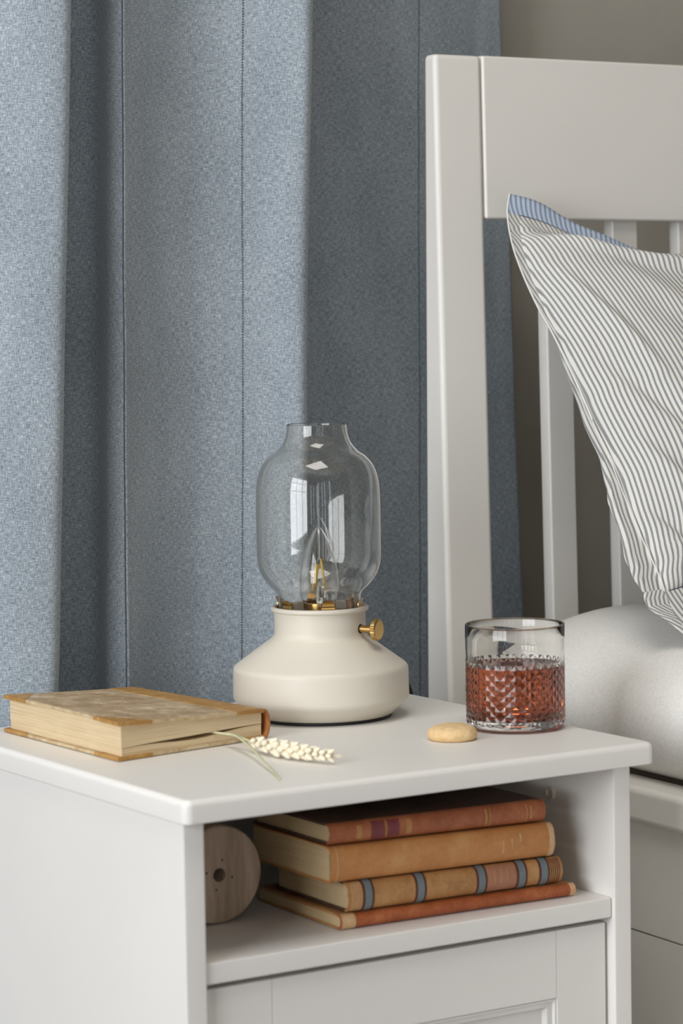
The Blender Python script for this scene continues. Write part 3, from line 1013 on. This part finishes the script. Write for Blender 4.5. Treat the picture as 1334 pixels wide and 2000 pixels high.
# ---------------------------------------------------------------- wheat stalk
def build_wheat():
    w = thing('wheat_stalk', 'cream dried wheat ear on a bent stem tucked into the old book', 'wheat', (0.158, 0.190, 0.0))
    o = Vector((0.158, 0.190, 0.0))
    P = lambda *a: Vector(a) - o
    link('stem', tube_bm([tuple(p) for p in catmull([P(0.1475, 0.2220, 0.0118), P(0.1530, 0.2070, 0.0118), P(0.1583, 0.1922, 0.0112), P(0.1594, 0.1760, 0.0095), P(0.1602, 0.1615, 0.0085), P(0.164, 0.125, 0.0080), P(0.175, 0.080, 0.0070)], 5)], 0.0010, 8), straw_m, w)
    leaf = catmull([P(0.1560, 0.1990, 0.0128), P(0.1530, 0.1780, 0.0120), P(0.1420, 0.1350, 0.0080), P(0.1290, 0.0980, 0.0050), P(0.1160, 0.0600, 0.0025), P(0.1060, 0.0345, 0.0009)], 6)
    bm = bmesh.new()
    rows = []
    for i, p in enumerate(leaf):
        t = i / (len(leaf) - 1)
        hw = 0.0021 * (1 - 0.45 * t) + 0.0002
        a = Vector((0.95, 0.25, 0.0))
        q = Vector(p)
        rows.append([bm.verts.new(q - a * hw), bm.verts.new(q + Vector((0, 0, 0.0007))), bm.verts.new(q + a * hw), bm.verts.new(q - Vector((0, 0, 0.0004)))])
    for a, b in zip(rows, rows[1:]):
        for k in range(4):
            bm.faces.new((a[k], a[(k + 1) % 4], b[(k + 1) % 4], b[k]))
    bm.faces.new(rows[0]); bm.faces.new(rows[-1])
    link('leaf', bm, straw_m, w)
    # grains: one shared husk mesh, alternating round the ear
    bm = bmesh.new()
    bmesh.ops.create_uvsphere(bm, u_segments=10, v_segments=8, radius=1)
    for v in bm.verts:
        t = (v.co.z + 1) / 2
        k = 1.0 - 0.55 * max(0, t - 0.45) / 0.55
        v.co = Vector((v.co.x * 0.0032 * k, v.co.y * 0.0027 * k, v.co.z * 0.0047))
    proto = link('grain', bm, husk_m, w)
    first = True
    ear = catmull([P(0.1602, 0.1610, 0.0086), P(0.1640, 0.1250, 0.0085), P(0.1690, 0.0980, 0.0083), P(0.1790, 0.0690, 0.0078)], 12)
    rows_n = 14
    for i in range(rows_n):
        t = i / (rows_n - 1) * 0.97
        k = t * (len(ear) - 1)
        p = Vector(ear[int(k)]).lerp(Vector(ear[min(int(k) + 1, len(ear) - 1)]), k % 1)
        d = (Vector(ear[min(int(k) + 2, len(ear) - 1)]) - Vector(ear[max(int(k) - 2, 0)])).normalized()
        a = d.cross(Vector((0, 0, 1))).normalized()
        b = a.cross(d)
        size = (0.85 + 0.4 * math.sin(PI * min(1, t * 1.05 + 0.12))) * random.uniform(0.92, 1.08)
        for j in range(4):
            ang = j * PI / 2 + PI / 4 + (PI / 4 if i % 2 else 0) + random.uniform(-.15, .15)
            out = a * math.cos(ang) + b * math.sin(ang)
            axis = (d * 0.80 + out * 0.48).normalized()
            q = Vector((0, 0, 1)).rotation_difference(axis).to_matrix().to_4x4()
            g = proto if first else proto.copy()
            if not first:
                C.objects.link(g)
                g.parent = w
            first = False
            pos = p + out * 0.0038 * size
            pos.z = max(pos.z, 0.0030)
            g.matrix_local = Matrix.Translation(pos) @ q @ Matrix.Scale(size, 4)
    # short awn tips at the end
    e = Vector(ear[-1]); d = (Vector(ear[-1]) - Vector(ear[-4])).normalized()
    for j in range(5):
        off = Vector((random.uniform(-.4, .4), random.uniform(-.3, .3), random.uniform(-0.1, .35)))
        link('awn', tube_bm([e, e + (d + off).normalized() * random.uniform(0.007, 0.011)], [0.0004, 0.0001], 5), husk_m, w)
build_wheat()

# ---------------------------------------------------------------- cookie
def cookie_bm():
    prof = [(0, 0.0), (0.0170, 0.0), (0.0198, 0.0006), (0.0216, 0.0028), (0.0218, 0.0052), (0.0204, 0.0084), (0.0175, 0.0106), (0.0130, 0.0121), (0.0070, 0.0128), (0, 0.0130)]
    bm = lathe_bm([tuple(p) for p in catmull(prof, 4)], 72)
    for v in bm.verts:
        n = noise.noise((v.co.x * 170, v.co.y * 170, v.co.z * 170)) * 0.0006 + noise.noise((v.co.x * 50, v.co.y * 50, 3)) * 0.0008
        if v.co.z > 0.0008:
            v.co += v.co.normalized() * n
    bmesh.ops.remove_doubles(bm, verts=bm.verts, dist=1e-6)
    return bm
ck = link('cookie', cookie_bm(), cookie_m)
ck.location = (0.3310, 0.1178, 0.0003)
tag(ck, 'small round golden shortbread cookie on the nightstand beside the tumbler', 'cookie')

# ---------------------------------------------------------------- tumbler with drink
def build_tumbler():
    t = thing('tumbler', 'clear diamond-cut tumbler half filled with a reddish amber drink', 'glass', (0.4122, 0.1360, 0.0003))
    R, H = 0.0440, 0.0918
    NC, cell = 30, 0.0090
    z_lo, rows_n = 0.0062, 12
    bm = bmesh.new()
    n = NC * 2
    def ring(r, z, rf=None):
        return [bm.verts.new(((rf(k) if rf else r) * math.cos(2 * PI * k / n), (rf(k) if rf else r) * math.sin(2 * PI * k / n), z)) for k in range(n)]
    rings, parity = [], []
    bot = bm.verts.new((0, 0, 0.0022))
    outer = [ring(0.030, 0.0018), ring(0.0365, 0.0), ring(0.0398, 0.0006), ring(0.0420, 0.0030)]
    kinds = ['s'] * 4
    for i in range(rows_n + 1):
        z = z_lo + i * cell / 2
        outer.append(ring(0, z, (lambda k, i=i: R - 0.0001 if (k + i) % 2 == 0 else R - 0.00075)))
        kinds.append('d')
    for (r, z) in ((R - 0.0006, z_lo + rows_n * cell / 2 + 0.003), (R - 0.0002, 0.070), (R, 0.080), (R, H - 0.0010), (R - 0.0003, H - 0.0003), (R - 0.0009, H), (R - 0.0017, H - 0.0003),
                   (R - 0.0020, H - 0.0010), (R - 0.0022, 0.080), (R - 0.0026, 0.060), (R - 0.0032, 0.040), (R - 0.0036, 0.0200), (R - 0.0050, 0.0125), (R - 0.0085, 0.0098), (0.020, 0.0088)):
        outer.append(ring(r, z)); kinds.append('s')
    top = bm.verts.new((0, 0, 0.0086))
    for k in range(n):
        bm.faces.new((bot, outer[0][(k + 1) % n], outer[0][k]))
        bm.faces.new((outer[-1][k], outer[-1][(k + 1) % n], top))
    smooth_faces = []
    for r, (a, b) in enumerate(zip(outer, outer[1:])):
        dia = kinds[r] == 'd' and kinds[r + 1] == 'd'
        i = r - 4
        for k in range(n):
            k2 = (k + 1) % n
            if dia:
                if (k + i) % 2 == 0:      # a[k] and b[k2] raised: split along the low diagonal
                    bm.faces.new((a[k], a[k2], b[k])); bm.faces.new((a[k2], b[k2], b[k]))
                else:
                    bm.faces.new((a[k], a[k2], b[k2])); bm.faces.new((a[k], b[k2], b[k]))
            else:
                smooth_faces.append(bm.faces.new((a[k], a[k2], b[k2], b[k])))
    for f in smooth_faces:
        f.smooth = True
    flags = None
    me = bpy.data.meshes.new('tumbler_glass')
    bmesh.ops.recalc_face_normals(bm, faces=bm.faces)
    flags = [f.smooth for f in bm.faces]
    bm.to_mesh(me); bm.free()
    me.materials.append(tumbler_glass)
    for p, s in zip(me.polygons, flags):
        p.use_smooth = s
    o = bpy.data.objects.new('tumbler_body', me)
    C.objects.link(o)
    o.parent = t
    # the drink wets the inside of the glass
    g = -0.00025
    lev = 0.0562
    wall = lambda z: (R - 0.0036 + (z - 0.020) / 0.020 * 0.0004 if z < 0.040 else R - 0.0032 + (z - 0.040) / 0.020 * 0.0006) - g
    prof = [(0, 0.0086 + g), (0.020, 0.0088 + g), (R - 0.0088, 0.0098 + g), (R - 0.0053, 0.0125 + g), (wall(0.020), 0.0200), (wall(0.040), 0.0400), (wall(lev), lev), (wall(lev) - 0.0012, lev - 0.0002), (0, lev - 0.0002)]
    d = link('drink', lathe_bm(prof, 96), drink_m, t, angle=0.5)
    d['label'] = 'reddish amber drink'
    rb = link('rim', lathe_bm([(R - 0.0010 + 0.0009 * math.cos(a), H + 0.0001 + 0.0006 * math.sin(a)) for a in np.linspace(0, PI, 8)] + [(R - 0.0020, H - 0.0002), (R - 0.0002, H - 0.0002)], 96, closed=True),
              glass_mat('rim_glass', (0.92, 0.76, 0.62, 1)), t)
    rb['label'] = 'thin amber tinted rim'
build_tumbler()

# ---------------------------------------------------------------- books on the shelf
SH = -0.1325
def shelf_book(label, x0, x1, yf, depth, rot, zl, zr, cover, spine_mat, page_mat, bulge=0.004, over=0.003, ct=0.0022, deco=None, bands=()):
    """lies flat, spine towards the room; zl / zr: bottom and top height at its left and right end"""
    org = Vector((x0, yf, zl[0]))
    t = thing('antique_book', label, 'book', org, rot, 'antique books stacked on the nightstand shelf')
    L = x1 - x0
    def zb(x): return (zl[0] + (zr[0] - zl[0]) * x / L) - zl[0]
    def zt(x): return (zl[1] + (zr[1] - zl[1]) * x / L) - zl[0]
    def slab(name, mat, xa, xb, ya, yb, f0, f1, bev=0.0007):
        pts = [(xa, ya, f0(xa)), (xb, ya, f0(xb)), (xb, yb, f0(xb)), (xa, yb, f0(xa)), (xa, ya, f1(xa)), (xb, ya, f1(xb)), (xb, yb, f1(xb)), (xa, yb, f1(xa))]
        return link(name, hexa_bm(pts, bev, 2), mat, t, angle=math.radians(40))
    slab('lower_cover', cover, 0, L, 0.004, depth, zb, lambda x: zb(x) + ct)
    slab('upper_cover', cover, 0, L, 0.004, depth, lambda x: zt(x) - ct, zt)
    slab('page_block', page_mat, over, L - over, 0.003, depth - over, lambda x: zb(x) + ct, lambda x: zt(x) - ct, 0.0)
    def section(x, grow=0.0, k0=0.0, k1=1.0, n=12, inner=0.0):
        out = []
        h = (zt(x) - zb(x)) / 2
        mid = (zt(x) + zb(x)) / 2
        for k in range(n + 1):
            a = -PI / 2 + PI * (k0 + (k1 - k0) * k / n)
            out.append(Vector((x, 0.005 - (0.005 + bulge + grow - inner) * math.cos(a) ** 0.8 if abs(math.cos(a)) > 1e-6 else 0.005, mid + (h + grow - inner) * math.sin(a))))
        return out
    def shell(name, mat, xa, xb, grow, th, k0=0.0, k1=1.0, parent=None, nx=2, jag=0.0):
        bm = bmesh.new()
        rows = []
        for q, x in enumerate(np.linspace(xa, xb, nx)):
            s = section(x, grow, k0, k1) + section(x, grow, k0, k1, inner=th)[::-1]
            if jag and q in (0, nx - 1):
                for i, p in enumerate(s):
                    p.x += jag * noise.noise((p.z * 400, p.y * 300, q))
            rows.append([bm.verts.new(p) for p in s])
        n = len(rows[0])
        for a, b in zip(rows, rows[1:]):
            for k in range(n):
                bm.faces.new((a[k], a[(k + 1) % n], b[(k + 1) % n], b[k]))
        bm.faces.new(rows[0]); bm.faces.new(rows[-1])
        return link(name, bm, mat, parent or t, angle=math.radians(40))
    sp = shell('spine', spine_mat, 0, L, 0.0, 0.0016, nx=16, jag=0.0012)
    for (f, wd, mat, nm, k0, k1) in bands:
        shell(nm, mat, L * (f - wd / 2), L * (f + wd / 2), 0.0006 if nm == 'spine_band' else 0.0003, 0.0012, k0, k1, sp)
    return t
B3 = []
for f in (0.088, 0.327, 0.612, 0.804, 0.912):
    B3 += [(f, 0.050, band_line_m, 'band_edge', 0.05, 0.97), (f, 0.030, band_m, 'spine_band', 0.05, 0.97)]
B3.append((0.708, 0.130, label_rose, 'spine_label', 0.18, 0.86))
for k in range(3):
    B3.append((0.672 + 0.030 * k, 0.006, gilt_m, 'gilt_mark', 0.36 + 0.04 * k, 0.72))
for k in range(5):
    B3.append((0.945 + 0.010 * k, 0.003, band_line_m, 'tooled_line', 0.15, 0.88))
    B3.append((0.015 + 0.010 * k, 0.003, leather_edge, 'tooled_line', 0.15, 0.88))
B1 = [(0.130, 0.026, gilt_m, 'gilt_mark', 0.30, 0.72), (0.355, 0.024, gilt_m, 'gilt_mark', 0.28, 0.74), (0.715, 0.010, gilt_m, 'gilt_mark', 0.25, 0.76), (0.735, 0.004, gilt_m, 'gilt_mark', 0.2, 0.8),
      (0.910, 0.006, gilt_m, 'gilt_mark', 0.22, 0.78), (0.930, 0.010, gilt_m, 'gilt_mark', 0.3, 0.7),
      (0.215, 0.060, label_purple, 'spine_label', 0.22, 0.82), (0.285, 0.052, label_purple, 'spine_label', 0.25, 0.80), (0.250, 0.006, gilt_m, 'gilt_mark', 0.3, 0.75)]
B2 = [(0.025, 0.004, leather_edge, 'worn_line', 0.1, 0.9), (0.985, 0.022, leather_edge, 'worn_line', 0.06, 0.94), (0.76, 0.004, leather_edge, 'worn_line', 0.35, 0.6), (0.80, 0.004, leather_edge, 'worn_line', 0.42, 0.62), (0.84, 0.006, leather_edge, 'worn_line', 0.55, 0.70)]
B4 = [(0.030, 0.055, leather_edge, 'worn_corner', 0.05, 0.95), (0.988, 0.022, leather_edge, 'worn_corner', 0.06, 0.94)]
shelf_book('thin rust-red book with a worn pale corner, lowest in the shelf stack', 0.1690, 0.4010, 0.0470, 0.140, math.radians(-2.2), (SH + 0.0005, -0.1193), (SH + 0.0005, -0.1211), leather_ochre, leather_rust, pages_dim, 0.002, 0.001, bands=B4)
shelf_book('ochre book with five grey spine bands, second from the bottom of the stack', 0.1760, 0.3895, 0.0480, 0.118, math.radians(-1.2), (-0.1184, -0.0937), (-0.1200, -0.0977), cover_dark, leather_ochre, pages_dim, 0.004, 0.003, bands=B3)
shelf_book('plain tan book with frayed ends, second from the top of the stack', 0.1600, 0.3825, 0.0480, 0.128, math.radians(-1.0), (-0.0926, -0.0625), (-0.0964, -0.0674), leather_tan, leather_tan, pages_dim, 0.004, 0.0015, 0.0016, bands=B2)
shelf_book('reddish brown book with purple spine patches, topmost of the shelf stack', 0.1600, 0.3755, 0.0490, 0.122, math.radians(-0.5), (-0.0613, -0.0440), (-0.0660, -0.0470), cover_dark, leather_red, pages_dim, 0.003, 0.003, bands=B1)

# ---------------------------------------------------------------- wooden disc on the shelf
def build_disc():
    c = (0.1022, 0.127, SH + 0.0004)
    d = thing('wooden_spool', 'round weathered wooden spool with a centre hole standing in the shelf left of the books', 'spool', c)
    R, th, h = 0.0410, 0.016, 0.0058
    prof = [(h, 0.0), (R - 0.0022, 0.0), (R - 0.0008, 0.0008), (R, 0.0024), (R, th - 0.0024), (R - 0.0010, th - 0.0006), (R - 0.0024, th), (h, th)]
    bm = lathe_bm(prof, 72, closed=True)
    q = Matrix.Rotation(-PI / 2, 4, 'X')
    def flange(nm, y):
        o = link(nm, bm if nm is None else lathe_bm(prof, 72, closed=True), disc_wood, d, angle=0.6)
        o.matrix_local = Matrix.Translation((0, y, R)) @ q
        return o
    bm.free()
    fl = flange('flange', 0.0)
    flange('flange', 0.075)
    core = link('core', lathe_bm([(h, th), (0.019, th), (0.019, 0.075), (h, 0.075)], 48, closed=True), disc_wood, d, angle=0.6)
    core.matrix_local = Matrix.Translation((0, 0, R)) @ q
    for k in range(4):
        a = PI / 2 * k + 0.25
        pin = link('nail_hole', lathe_bm([(0, -0.0002), (0.0009, -0.0002), (0.0011, 0.0005), (0, 0.0005)], 12), dark_rubber, fl)
        pin.location = (0.0125 * math.cos(a), 0.0125 * math.sin(a), 0)
build_disc()
